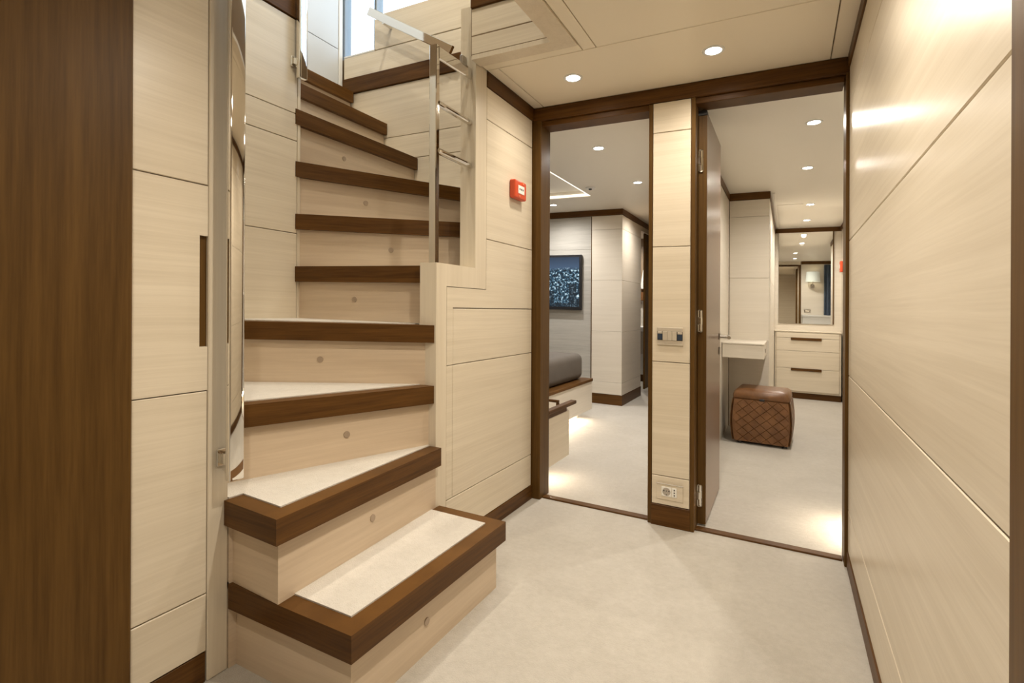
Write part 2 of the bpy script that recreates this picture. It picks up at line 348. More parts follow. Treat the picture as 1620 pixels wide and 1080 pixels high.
for a, b in zip(zs, zs[1:]): B().panel('y', YB, -1, -.586, -.406, a, b, .012).build('panel', M['veneer'], w)
B().cbox(-.588, -.4045, YB-.004, YB+.010, 0, .102, .002).build('plinth', M['wenge'], w)
struct('trim_10', B().cbox(-1.186, -.606, YB+.03, YB+.075, -.002, .008, .002), M['wenge'], 'dark threshold strip across the left doorway')
struct('trim_11', B().cbox(-.386, XR-.014, YB+.03, YB+.075, -.002, .008, .002), M['wenge'], 'dark threshold strip across the right doorway')
struct('wall_above_doors', B().box(XN-.01, XR+.02, YB+.03, YB+.11, 2.06, UP), M['ceil'], 'wall above the doorways')

# ---- hall ceiling: slab with an opening over the stairs, panels below it
w = struct('ceiling', B().box(-.852, .33, -1.5, 2.62, CE+.012, UP).box(-1.233, -.852, 1.954, 2.62, CE+.012, UP).box(-2.0, -.852, -1.5, .30, CE+.012, UP), M['joint'], 'cream hall ceiling of flat lacquered panels')
def cpanel(x0, x1, y0, y1, z=CE, th=.012, g=.002):
    return B().cbox(x0+g, x1-g, y0+g, y1-g, z, z+th, .0015).build('panel', M['ceil'], w)
cpanel(-.705, .160, .30, 2.088); cpanel(-.705, .160, -1.5, .30); cpanel(.160, XR, -1.5, 2.597)
cpanel(-1.172, .160, 2.088, 2.597); cpanel(-1.23, -1.172, 2.088, 2.597); cpanel(-.764, -.705, .30, 2.088); cpanel(-1.23, -.764, 2.026, 2.088)
cpanel(-1.4, -.705, -1.5, .30)
w = struct('trim_12', B().prism([(-.764, .31), (-.764, 2.026), (-1.228, 2.026), (-1.228, 1.952), (-.853, 1.952), (-.853, .31)], CE-.008, CE+.012), M['veneer_v'], 'flat cream frame around the ceiling opening above the stairs')
w = struct('wall_void', B().box(-1.233, -.853, 1.966, 1.99, CE+.013, UP), M['joint'], 'cream fascia inside the ceiling opening above the stairs')
B().panel('y', 1.953, -1, -1.232, -.853, CE+.013, 2.225, .012).build('panel', M['veneer'], w)
B().panel('y', 1.953, -1, -1.232, -.853, 2.225, 2.345, .012).build('panel', M['veneer'], w)
B().cbox(-1.232, -.853, 1.945, 1.966, 2.346, UP+.02, .002).build('deck_band', M['wenge'], w)
w2 = struct('wall_void_right', B().box(-.851, -.84, .31, 1.99, CE+.013, UP+.02), M['veneer'], 'cream inner face of the ceiling opening on the hall side')

# ---- shell behind the camera
struct('wall_rear', B().box(-2.0, .4, -1.62, -1.52, 0, UP), M['veneer'], 'cream wall closing the hall behind the viewer')
struct('wall_rear_left', B().box(-2.0, -1.46, -1.52, .30, 0, CE), M['veneer'], 'cream wall at the left behind the viewer')
struct('wall_rear_right', B().box(XR+.06, .40, -1.52, .30, 0, CE), M['veneer'], 'cream wall at the right behind the viewer')

# ---- bedroom shell
struct('wall_bedroom_near', B().box(-4.2, XN-.01, 2.702, 2.76, 0, CE), M['room'], 'bedroom side of the stairwell wall')
struct('wall_bedroom_left', B().box(-4.3, -4.2, 2.70, 9.0, 0, CE+.3), M['room'], 'far left wall of the bedroom')
w = struct('wall_tv', B().box(-4.2, -1.925, 5.585, 5.68, 0, CE), M['tvwall'], 'grey textile wall that carries the television')
for a, b in ((.25, .62), (.62, .985), (.985, G[2]), (G[2], 1.70), (1.70, 2.062)):
    B().panel('y', 5.572, -1, -4.1, -1.930, a, b, .013, .0008, .001).build('panel', M['tvwall'], w)
B().box(-1.930, -1.922, 5.567, 5.60, 0, 2.062).build('edge_strip', M['wenge_v'], w)
CX0, CX1, CY0, CY1 = -1.921, -1.577, 5.566, 6.39
w = struct('wall_column', B().box(CX0, CX1-.012, CY0+.012, CY1, 0, CE), M['joint'], 'white square column beside the television wall')
zs = [.110] + list(G) + [2.064]
for a, b in zip(zs, zs[1:]):
    B().panel('y', CY0, -1, CX0, CX1, a, b, .012, .001).build('panel', M['room'], w)
    B().panel('x', CX1, 1, CY0, CY1, a, b, .012, .001).build('panel', M['room'], w)
B().box(CX0, CX1+.004, CY0-.004, CY1, 0, .108).build('plinth', M['wenge'], w)
struct('trim_13', B().cbox(-4.1, CX1+.006, CY0-.006, CY0+.012, 2.066, CE, .002).cbox(CX1-.012, CX1+.006, CY0+.012, 7.6, 2.066, CE, .002), M['wenge'], 'dark valance strip above the television wall and the white column')
# bathroom beyond the column
struct('door_2', B().cbox(-1.60, -1.575, 6.60, 7.45, .05, 2.0, .003), M['wenge_v'], 'dark sliding bathroom door beyond the white column')
struct('wall_bath_front', B().box(-1.60, -1.577, 7.45, 8.3, 0, CE).box(-1.62, -1.58, CY1, 7.45, 2.01, CE), M['room'], 'cream wall around the bathroom door')
struct('wall_bath_back', B().box(-4.2, -1.4, 8.05, 8.15, 0, CE), M['brownwall'], 'taupe wall at the back of the bathroom')
struct('wall_block', B().box(-1.05, -.152, 5.214, 8.3, 0, CE), M['joint'], 'cream block wall between bedroom and dressing corridor')
w = bpy.data.objects['wall_block']
for a, b in ((.0, G[1]), (G[1], G[2]), (G[2], G[3]), (G[3], 2.064)):
    B().panel('y', 5.202, -1, -.472, -.140, a, b, .012, .001).build('panel', M['room'], w)
    B().panel('x', -.140, 1, 5.202, 7.59, a, b, .012, .001).build('panel', M['room'], w)
struct('trim_14', B().cbox(-.475, -.134, 5.196, 5.214, 2.066, CE, .002).cbox(-.152, -.134, 5.214, 7.59, 2.066, CE, .002), M['wenge'], 'dark valance strip along the top of the dressing block wall')
struct('wall_divider', B().box(-.56, -.475, 2.722, 5.2, 0, CE), M['room'], 'cream wall behind the open door dividing bedroom and dressing room')
struct('trim_15', B().cbox(-.475, -.468, 2.75, 5.195, 2.066, CE, .002), M['wenge'], 'dark valance strip on the dividing wall behind the door')
struct('wall_corridor_end', B().box(-1.6, -1.05, 7.5, 7.6, 0, CE), M['room'], 'cream end wall of the bedroom passage')
# dressing room shell
struct('wall_dressing_near', B().box(XR+.032, 1.2, YB+.10, YB+.14, 0, CE), M['room'], 'cream near wall of the dressing room with the sconce')
struct('trim_18', B().cbox(XR+.034, .978, YB+.14, YB+.152, 2.066, CE, .002), M['wenge'], 'dark valance strip above the sconce wall')
struct('wall_dressing_right', B().box(.98, 1.06, YB+.10, 5.9, 0, CE).box(.592, .98, 5.82, 5.9, 0, CE).box(.592, .66, 5.9, 7.7, 0, CE), M['room'], 'cream right wall of the dressing room')
struct('wall_dressing_end', B().box(-.152, .66, 7.60, 7.70, 0, CE), M['room'], 'cream end wall behind dresser and mirror')
struct('trim_16', B().cbox(-.135, .592, 7.585, 7.60, 2.075, CE, .002).cbox(.578, .592, 5.9, 7.585, 2.075, CE, .002), M['wenge'], 'dark valance strip above the dresser mirror')
# room ceiling with a lowered border and a raised tray over the bed
w = struct('ceiling_rooms', B().box(-1.68, 1.2, YB+.10, 9.0, CE, CE+.10).box(-4.2, -1.68, 4.85, 9.0, CE, CE+.10).box(-4.2, -1.68, 2.70, 2.95, CE, CE+.10), M['ceil_room'], 'cream ceiling of bedroom and dressing room')
struct('ceiling_tray', B().box(-4.2, -1.681, 2.951, 4.849, CE+.06, CE+.10), M['ceil_room'], 'raised ceiling tray over the bed')
cv = thing('cove_light', 'glowing warm light strip around the raised tray over the bed', 'cove light', (-2.5, 4.8, CE+.11))
B().box(-1.70, -1.682, 2.97, 4.83, CE+.004, CE+.020).build('strip', M['cove'], cv)
B().box(-4.1, -1.682, 4.838, 4.849, CE+.006, CE+.026).build('strip', M['cove'], cv)
struct('wall_far', B().box(-4.3, 1.6, 8.9, 9.0, 0, CE+.3), M['room'], 'far end wall of the deck')
struct('trim_17', B().cbox(-.09, .14, 5.9, 7.55, CE-.004, CE+.001, .001).cbox(-.125, -.10, 5.3, 7.55, CE-.004, CE+.001, .001), M['ceil_room'], 'slim ceiling batten in the dressing corridor')

# ---- open door of the dressing room
d = struct('door_1', B().cbox(-.385, -.346, YB+.10, YB+.68, .012, 2.018, .002), M['door_lac'], 'open brown lacquered door with steel hinges in the right doorway')
B().box(-.3845, -.3465, YB+.094, YB+.1005, .012, 2.018).build('edge_strip', M['wenge_v'], d)
B().cbox(-.388, -.346, YB+.090, YB+.13, 2.0, 2.024, .002).build('closer', M['black'], d)
for z in (.15, 1.0, 1.78):
    h = B()
    h.rbox(-.384, -.362, YB+.087, YB+.094, z-.055, z+.055, .008, 3)
    hg = h.build('hinge', M['chrome'], d)
    B().cbox(-.388, -.372, YB+.076, YB+.092, z-.018, z+.018, .003).build('knuckle', M['chrome'], hg)
hb = B().cbox(-.346, -.340, YB+.62, YB+.66, .885, .925, .002); hb.tube((-.340, YB+.64, .905), (-.292, YB+.64, .905), .010); hb.tube((-.296, YB+.65, .905), (-.284, YB+.53, .905), .010)
hb.cbox(-.346, -.340, YB+.62, YB+.66, .80, .845, .002)
B.build(hb, 'handle', M['satin'], d)

# ================================================================== STAIRCASE
def offset_in(a, b, dist):
    """point pair moved to the left-hand normal of a->b"""
    d = (Vector(b) - Vector(a)); d = Vector((d.x, d.y)).normalized(); nrm = Vector((-d.y, d.x))
    return (Vector(a) + nrm*dist)[:], (Vector(b) + nrm*dist)[:]
def isect(p, q, r, s):
    p, q, r, s = map(Vector, (p, q, r, s)); d, e = q-p, s-r
    t = ((r-p).x*e.y - (r-p).y*e.x) / (d.x*e.y - d.y*e.x)
    return (p + d*t)[:]
st = thing('staircase', 'winding staircase with dark nosings and cream carpet treads', 'staircase', (-1.3, 1.3, 0))
def inset_line(line, dist):
    """line = plan polyline; walks so that the tread lies to the left"""
    segs = [offset_in(a, b, dist) for a, b in zip(line, line[1:])]
    pts = [segs[0][0]]
    for s0, s1 in zip(segs, segs[1:]): pts.append(isect(*s0, *s1))
    pts.append(segs[-1][1]); return pts
NOSE_W, NOSE_H, OVER = .055, .070, .026
# nosing polyline (tread on the left when walking it), then the hidden back corners of the tread
STEPS = [
    ([(-1.400, .945), (-.930, .945), (-.930, 1.732), (-1.233, 1.732)], [(-1.233, 1.7065), (-1.45, 1.7065), (-1.50, .9475), (-1.400, .9475)]),
    ([(-1.400, .932), (-1.165, .918), (-1.207, 1.7065)], [(-1.48, 1.7065), (-1.60, .9475), (-1.400, .9475)]),
    ([(-1.512, .9475), (-1.243, 1.7065)], [(-1.40, 1.7065), (-1.998, 1.45), (-1.998, .9475)]),
    ([(-1.998, 1.222), (-1.243, 1.7065)], [(-1.318, 1.7065), (-1.318, 1.84), (-1.998, 1.76)]),
    ([(-1.998, 1.668), (-1.318, 1.735)], [(-1.318, 2.30), (-1.998, 1.78)]),
    ([(-1.998, 1.668), (-1.318, 2.185)], [(-1.318, 2.548), (-1.56, 2.548), (-1.998, 1.80)]),
    ([(-1.998, 1.668), (-1.50, 2.548)], [(-1.93, 2.548), (-1.998, 1.84)]),
    ([(-1.996, 1.668), (-1.985, 2.548)], [(-2.30, 2.548), (-2.30, 1.702), (-2.02, 1.702)]),
    ([(-2.225, 1.702), (-2.225, 2.548)], [(-2.56, 2.548), (-2.56, 1.702)]),
    ([(-2.50, 1.702), (-2.50, 2.538)], [(-2.66, 2.538), (-2.66, 1.702)]),
]
LIGHT_T = {0: .42, 1: .50, 2: .56, 3: .50, 4: .46, 5: .5, 6: .33, 7: .36}
for i, (line, back) in enumerate(STEPS):
    z1 = RISE*(i+1); z0 = max(0, RISE*i - .015)
    body = inset_line(line, OVER)
    # keep body ends on the walls
    b = B().prism([p for p in body] + back, z0, z1-.006)
    s_o = b.build('step', M['riser'], st)
    inn = inset_line(line, NOSE_W)
    nb = B().prism(list(line) + inn[::-1], z1-NOSE_H, z1)
    nose = nb.build('nosing', M['wenge'], s_o)
    inn2 = inset_line(line, NOSE_W+.001)
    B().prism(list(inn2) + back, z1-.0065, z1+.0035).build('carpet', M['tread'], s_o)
    if i in LIGHT_T:
        k = {0: 1, 1: 1}.get(i, 0)
        a, q = Vector(body[k]), Vector(body[k+1]); dd = (q-a).normalized(); out = Vector((dd.y, -dd.x))
        c = a.lerp(q, LIGHT_T[i]); zc = RISE*i + .095
        lb = B().tube((c.x-out.x*.004, c.y-out.y*.004, zc), (c.x+out.x*.003, c.y+out.y*.003, zc), .0125, .0115, 20)
        ls = lb.build('step_light', M['disc'], s_o)
        

# ================================================================== RAILS
def grab_bar(label, x0, x1, y0, y1, z0, z1, br):
    t = thing('grab_bar', label, 'grab bar', (x0, y0, z0))
    bm = bmesh.new(); bmesh.ops.create_cube(bm, size=1)
    for v in bm.verts: v.co = ((x0+x1)/2+v.co.x*(x1-x0), (y0+y1)/2+v.co.y*(y1-y0), (z0+z1)/2+v.co.z*(z1-z0))
    bmesh.ops.bevel(bm, geom=bm.edges[:], offset=.0035, segments=3, affect='EDGES', profile=.5)
    B().bm(bm).build('bar', M['chrome'], t, True).data.shade_smooth()
    for wx, yc, zc in br:
        B().cbox(wx, wx+.007, yc-.014, yc+.014, zc-.024, zc+.024, .002).cbox(wx+.004, x0+.003, yc-.008, yc+.012, zc-.015, zc+.015, .002).build('bracket', M['chrome'], t)
grab_bar('polished steel vertical grab bar on the post at the foot of the stairs', -1.366, -1.345, .911, .955, .548, 2.05, [(XL, .922, .606), (XL, .922, 1.97)])
grab_bar('short-looking polished grab bar high on the stairwell left wall end', -1.982, -1.958, 1.655, 1.700, 2.062, 3.1, [(-2.0, 1.652, 2.135), (-2.0, 1.652, 3.0)])

gr = thing('guard_rail', 'polished steel guard rail on top of the stepped partition', 'railing', (-1.27, 1.73, 1.2155))
B().bar((-1.276, 1.745, 1.2155), (-1.276, 1.745, 2.10), .036, .024, up=(1, 0, 0), c=.003).build('post', M['chrome'], gr)
B().bar((-1.262, 1.752, 2.072), (-1.262, 1.998, 2.085), .050, .012, c=.003).build('top_rail', M['chrome'], gr)
for z in (1.868, 1.675):
    B().tube((-1.266, 1.752, z), (-1.266, 1.998, z), .0135).build('cross_bar', M['chrome'], gr)
B().cbox(-1.300, -1.284, 1.965, 1.9995, 2.105, 2.165, .003).build('latch', M['satin'], gr)

hr = thing('hand_rail', 'sloping flat steel handrail on the back wall of the upper stairs', 'handrail', (-1.69, 2.47, 2.46))
B().bar((-1.688, 2.47, 2.487), (-2.305, 2.47, 2.852), .050, .020, c=.003).build('rail', M['chrome'], hr)
for x, z in ((-1.80, 2.53), (-2.20, 2.765)):
    B().tube((x, 2.478, z), (x, 2.548, z), .010).build('bracket', M['chrome'], hr)

# ================================================================== HALL FITTINGS
al = thing('fire_alarm', 'red fire alarm call point on the cream partition wall', 'fire alarm', (XN, 2.385, 1.60))
B().rbox(XN+.0005, XN+.034, 2.322, 2.449, 1.592, 1.685, .008, 3).build('housing', M['red'], al)
pl = B().cbox(XN+.034, XN+.0365, 2.352, 2.420, 1.618, 1.660, .001).build('break_plate', M['paper'], al)
for k, (dy, r) in enumerate(((-.018, .005), (0, .0055), (.018, .005))):
    B().tube((XN+.0365, 2.386+dy, 1.641), (XN+.0372, 2.386+dy, 1.641), r, r, 10).build('print_mark', M['black'], pl)
B().tube((XN+.034, 2.405, 1.674), (XN+.037, 2.405, 1.674), .005, .005, 10).build('indicator', plain('pale_red_lens', (.85, .25, .12), .3), al)
B().tube((XN+.034, 2.366, 1.606), (XN+.037, 2.366, 1.606), .005, .005, 10).build('key_hole', plain('pale_red_key', (.8, .3, .18), .3), al)

sw = thing('light_switch', 'chrome framed light switch plate at mid height on the pillar', 'light switch', (-.499, YB, .878))
yf = YB
B().rbox(-.561, -.437, yf-.009, yf-.0005, .880, .966, .003, 2).build('frame', M['plate'], sw)
B().box(-.5585, -.4395, yf-.0105, yf-.009, .903, .946).build('insert', M['black'], sw)
for k in range(3): B().cbox(-.5325+k*.0222, -.5325+k*.0222+.0212, yf-.014, yf-.0095, .9035, .9455, .001).build('rocker', M['plate'], sw)
for x in (-.556, -.463): B().cbox(x, x+.021, yf-.0125, yf-.0095, .906, .932, .001).build('button', M['navy'], sw)
for x in (-.556, -.463): B().cbox(x, x+.021, yf-.0125, yf-.0095, .934, .945, .001).build('button', M['plate'], sw)

so = thing('power_socket', 'cream power socket plate low on the pillar above the plinth', 'socket', (-.497, YB, .13))
fr = B().cbox(-.560, -.436, yf-.004, yf-.0005, .131, .210, .001).build('plate', M['veneer'], so)
B().box(-.560, -.436, yf-.008, yf-.0038, .207, .211).build('lip', M['chrome'], so)
a = B().cbox(-.536, -.489, yf-.007, yf-.0035, .149, .194, .001).build('outlet', M['paper'], so)
B().tube((-.5125, yf-.0072, .1715), (-.5125, yf-.0065, .1715), .019, .019, 24).build('well', M['satin'], a)
for x, z, r in ((-.5245, .1755, .0032), (-.5125, .1755, .0025), (-.5005, .1755, .0032), (-.5125, .157, .0025)):
    B().tube((x, yf-.0082, z), (x, yf-.0070, z), r, r, 10).build('pin_hole', M['black'], a)
a = B().cbox(-.487, -.464, yf-.007, yf-.0035, .149, .194, .001).build('outlet', M['paper'], so)
for z in (.159, .1715, .184): B().tube((-.4755, yf-.0078, z), (-.4755, yf-.0068, z), .0032, .0032, 10).build('pin_hole', M['black'], a)

# ================================================================== DOWNLIGHTS
def ring_mesh():
    n = 24; b = B()
    for r0, r1, za, zb in ((.030, .045, -.004, -.004),):
        pass
    v = []; f = []
    for r, z in ((.045, .0), (.043, -.004), (.033, -.004), (.031, .0)):
        v += [(r*math.cos(2*math.pi*i/n), r*math.sin(2*math.pi*i/n), z) for i in range(n)]
    for k in range(3): f += [(k*n+i, k*n+(i+1) % n, (k+1)*n+(i+1) % n, (k+1)*n+i) for i in range(n)]
    me = bpy.data.meshes.new('trim_ring'); me.from_pydata(v, [], f); me.materials.append(M['white']); return me
def lens_mesh():
    n = 24; me = bpy.data.meshes.new('lens')
    me.from_pydata([(.031*math.cos(2*math.pi*i/n), .031*math.sin(2*math.pi*i/n), -.0015) for i in range(n)], [], [tuple(range(n))[::-1]])
    me.materials.append(M['lens']); return me
RING, LENS = ring_mesh(), lens_mesh()
def downlight(x, y, z, label, group, watts=DOWN_W, col=LAMP):
    o = thing('downlight', label, 'downlight', (x, y, z - .0005), group)
    for nm, me in (('trim_ring', RING), ('lens', LENS)):
        c = bpy.data.objects.new(nm, me); C.objects.link(c); c.parent = o
    ld = bpy.data.lights.new('downlight_lamp', 'SPOT'); ld.energy = watts; ld.color = col
    ld.spot_size = math.radians(168); ld.spot_blend = 1.0; ld.shadow_soft_size = .03
    l = bpy.data.objects.new('downlight_lamp', ld); C.objects.link(l); l.parent = o; l.location = (0, 0, -.012)
    return o
H, Bd, Dr = 'hall downlights', 'bedroom downlights', 'dressing room downlights'
downlight(-.895, 2.316, CE, 'recessed hall downlight nearest the red alarm partition', H, 17)
downlight(-.274, 2.309, CE, 'recessed hall downlight before the right doorway', H, 23)
downlight(-.274, 1.18, CE, 'recessed hall downlight above the middle of the hall', H, 60)
downlight(-.274, .05, CE, 'recessed hall downlight above the viewer', H, 58)
downlight(-1.131, 3.406, CE, 'bedroom downlight just inside the left doorway', Bd, 54, BED)
downlight(-1.131, 4.455, CE, 'second bedroom downlight, towards the white column', Bd, 54, BED)
downlight(-2.20, 5.13, CE, 'bedroom downlight above the television', Bd, 54, BED)
downlight(-3.3, 5.13, CE, 'bedroom downlight at the hidden end of the television wall', Bd, 54, BED)
downlight(.131, 3.409, CE, 'dressing room downlight just inside the right doorway', Dr, 46, ROOM)
downlight(.131, 4.455, CE, 'second dressing room downlight, above the ottoman', Dr, 46, ROOM)
downlight(.20, 5.96, CE, 'dressing corridor downlight halfway to the mirror', Dr, 48, ROOM)
downlight(.20, 6.95, CE, 'dressing corridor downlight nearest the mirror', Dr, 48, ROOM)
downlight(-2.0, 7.5, CE, 'bathroom downlight beyond the white column', Bd, 60, ROOM)
downlight(-1.25, 5.75, CE, 'added unseen downlight brightening the side of the white column', Bd, 40, ROOM)  # added out of view to brighten the column's passage side
for x, y, t in ((-1.6, 1.0, 'upper deck ceiling downlight above the lower winding steps'), (-1.6, 2.1, 'upper deck ceiling downlight above the top of the stairs'), (-.6, 1.2, 'upper deck ceiling downlight above the hall side of the opening')):
    downlight(x, y, 4.498, t, 'upper deck downlights', 90, (1.0, .90, .74))

det = thing('smoke_detector', 'small round detector on the bedroom ceiling', 'detector', (-1.57, 4.50, CE))
B().tube((-1.57, 4.50, CE), (-1.57, 4.50, CE-.012), .045, .040, 20).build('base', M['white'], det)
B().tube((-1.57, 4.50, CE-.012), (-1.57, 4.50, CE-.022), .016, .012, 16).build('sensor', M['black'], det)

# ================================================================== BEDROOM
XB = -1.66
bd = thing('bed', 'wide bed with dark grey cover on a cream platform', 'bed', (-2.7, 4.0, 0))
B().box(-3.8, XB-.10, 3.25, 4.72, 0, .08).build('plinth', M['room'], bd)
B().cbox(-3.8, XB, 3.20, 4.835, .08, .345, .002).build('platform', M['room'], bd)
B().cbox(-3.8, XB+.008, 3.19, 4.84, .346, .372, .003).build('rim', M['wenge'], bd)
mb = B().rbox(-3.75, XB-.06, 3.26, 4.76, .372, .615, .06, 5); mb.build('mattress', M['mattress'], bd, True)
B().box(XB-.075, XB-.040, 3.25, 4.66, .0770, .0798).build('led_strip', M['led'], bd)

ns = thing('nightstand', 'low cream bedside cabinet with open drawer inside the left doorway', 'nightstand', (-1.6, 2.95, 0))
B().cbox(-2.1, -1.50, 2.765, 3.10, .12, .40, .002).build('body', M['veneer'], ns)
B().box(-2.05, -1.34, 2.77, 3.03, 0, .118).build('plinth', M['veneer'], ns)
dr = B().cbox(-1.239, -1.215, 2.765, 3.102, .12, .40, .002).build('drawer', M['veneer'], ns)
B().box(-1.50, -1.239, 2.79, 2.80, .16, .36).box(-1.50, -1.239, 3.07, 3.08, .16, .36).box(-1.50, -1.239, 2.80, 3.07, .15, .16).build('drawer_box', M['wenge'], dr)
B().cbox(-1.245, -1.205, 2.765, 3.205, .428, .450, .003).cbox(-1.236, -1.218, 2.765, 3.07, .40, .428, .002).build('handle', M['wenge'], dr)
B().cbox(-1.62, -1.305, 3.142, 3.160, .430, .447, .002).cbox(-1.323, -1.305, 3.142, 3.160, .402, .430, .002).box(-1.62, -1.60, 3.09, 3.142, .402, .430).build('rim', M['wenge'], ns)
B().box(-1.50, -1.240, 2.80, 3.085, .385, .398).build('tray', M['room'], dr)
B().cbox(-1.34, -1.245, 3.085, 3.165, .385, .400, .002).build('tray_lip', M['room'], dr)
B().box(-1.339, -1.322, 2.80, 3.02, .085, .112).build('led_strip', M['led'], ns)

tv = thing('television', 'flat wall television showing a blue night city', 'television', (-2.6, 5.572, 1.0))
B().cbox(-3.3, -2.030, 5.530, 5.571, 1.020, 1.640, .004).build('housing', M['black'], tv)
B().box(-3.265, -2.055, 5.5285, 5.530, 1.055, 1.615).build('screen', M['screen'], tv)

# bathroom glimpse
bv = thing('bathroom_cabinet', 'pale bathroom cabinet with white basin top beyond the column', 'cabinet', (-2.1, 7.8, 0))
B().box(-2.8, -1.66, 7.66, 8.04, 0, .10).build('plinth', M['wenge'], bv)
dr = B().cbox(-2.8, -1.66, 7.62, 8.04, .40, .72, .002).build('drawer', M['tile'], bv)
B().cbox(-2.8, -1.66, 7.62, 8.04, .102, .398, .002).build('drawer', M['white'], bv)
B().tube((-1.90, 7.62, .49), (-1.90, 7.60, .49), .014, .014, 12).build('knob', M['black'], dr)
B().rbox(-2.8, -1.64, 7.58, 8.045, .722, .80, .015, 3).build('basin_top', M['white'], bv)
B().cbox(-2.8, -1.64, 8.02, 8.048, .80, 1.18, .002).build('splashback', M['tile'], bv)
B().cbox(-2.8, -1.64, 7.96, 8.048, 1.181, 1.31, .002).build('shelf', plain('chestnut_wood', (.20, .09, .035), .4), bv)
tw = thing('towel', 'white towel hanging on a hook in the bathroom', 'towel', (-1.90, 8.0, 1.36))
B().prism_ax('y', [(-1.985, 1.36), (-1.865, 1.36), (-1.87, 1.62), (-1.895, 1.66), (-1.94, 1.64)], 7.985, 8.045).build('cloth', M['towel'], tw)
B().tube((-1.90, 8.048, 1.66), (-1.90, 7.98, 1.66), .012).cbox(-1.905, -1.885, 8.03, 8.048, 1.62, 1.83, .003).build('hook', M['white'], tw)

# ================================================================== DRESSING ROOM
va = thing('vanity_shelf', 'floating cream vanity shelf on the block wall above the ottoman', 'shelf', (-.31, 5.0, .67))
B().cbox(-.470, -.160, 4.62, 5.200, .674, .785, .003).build('box', M['room'], va)
B().cbox(-.473, -.157, 4.615, 5.2005, .786, .800, .002).build('top', M['room'], va)
B().cbox(-.1595, -.155, 4.85, 4.89, .715, .745, .001).build('catch', M['satin'], va)

def ottoman():
    t = thing('ottoman', 'square brown woven leather ottoman with padded lid', 'ottoman', (-.17, 4.76, 0))
    x0, x1, y0, y1, zt = -.372, .030, 4.555, 4.955, .355
    cx, cy = (x0+x1)/2, (y0+y1)/2; hw, hd = (x1-x0)/2, (y1-y0)/2
    ang = math.radians(-3)
    def bulge(t): return 1.0 + .085*math.sin(math.pi*min(1, max(0, (t+.05)/1.1)))
    def loc(u, v, t, off=0):
        """u,v in -1..1 on a rounded square, t height fraction"""
        k = bulge(t); x, y = u*(hw*k+off), v*(hd*k+off)
        return (cx + x*math.cos(ang)-y*math.sin(ang), cy + x*math.sin(ang)+y*math.cos(ang), .022+t*(zt-.022))
    # core
    b = B(); n = 8; rings = []
    pr = [(-1, -.9), (-.9, -1), (.9, -1), (1, -.9), (1, .9), (.9, 1), (-.9, 1), (-1, .9)]
    vs = [loc(u, v, k/10, -.006) for k in range(11) for u, v in pr]
    fs = [(k*8+i, k*8+(i+1) % 8, k*8+8+(i+1) % 8, k*8+8+i) for k in range(10) for i in range(8)] + [tuple(range(8)), tuple(range(80, 88))]
    b.add(vs, fs); b.build('core', M['leather'], t)
    # diagonal woven straps as raised lozenges on each side
    N = 5
    for side in range(4):
        def sp(a, tt, off):
            a = max(-.93, min(.93, a))
            uv = [(a, -1), (1, a), (-a, 1), (-1, -a)][side]; return loc(uv[0], uv[1], tt, off)
        for r in range(-1, 2*N+1):
            for c in range(N+1):
                ca = -1 + (c + (.5 if r % 2 else 0))*2/N; ct = r/(2*N-1)
                du, dt = 1/N*.995, 1/(2*N-1)*.995
                cs = [(ca-du, ct), (ca, ct-dt), (ca+du, ct), (ca, ct+dt)]
                cs = [(max(-.95, min(.95, p)), max(0, min(1, q))) for p, q in cs]
                area = abs(sum(cs[i][0]*cs[(i+1) % 4][1]-cs[(i+1) % 4][0]*cs[i][1] for i in range(4)))
                if area < .01: continue
                m_ = (sum(p for p, q in cs)/4, sum(q for p, q in cs)/4)
                lift = .003 if (r+c) % 2 else .0012
                top = [(m_[0]+(p-m_[0])*.93, m_[1]+(q-m_[1])*.93) for p, q in cs]
                v = [sp(p, q, -.004) for p, q in cs] + [sp(p, q, lift) for p, q in top]
                B().add(v, [(0,1,2,3), (4,5,6,7)] + [(i, (i+1) % 4, (i+1) % 4+4, i+4) for i in range(4)]).build('woven_strap', M['leather'], t)
    # lid
    b = B(); K = [(0, 1.0, 0), (.012, 1.012, 0), (.035, 1.0, 0), (.058, .95, 0), (.072, .86, 0), (.078, .60, 0), (.080, .25, 0)]
    vs = []
    for dz, k, _ in K:
        for u, v in pr:
            x, y = u*hw*k, v*hd*k; vs.append((cx+x*math.cos(ang)-y*math.sin(ang), cy+x*math.sin(ang)+y*math.cos(ang), zt+.003+dz))
    L_ = len(K)
    fs = [(k*8+i, k*8+(i+1) % 8, k*8+8+(i+1) % 8, k*8+8+i) for k in range(L_-1) for i in range(8)] + [tuple(range(8))[::-1], tuple(range(8*L_-8, 8*L_))]
    lid = b.add(vs, fs).build('lid', M['leather'], t, True)
    B().cbox(cx-.018, cx+.018, y0-.010, y0+.006, zt-.004, zt+.012, .002).build('pull_tab', M['black'], lid)
    for u, v in ((-1, -1), (1, -1), (1, 1), (-1, 1)):
        B().tube((cx+u*hw*.8, cy+v*hd*.8, 0), (cx+u*hw*.8, cy+v*hd*.8, .022), .018, .018, 12).build('foot', M['black'], t)
ottoman()

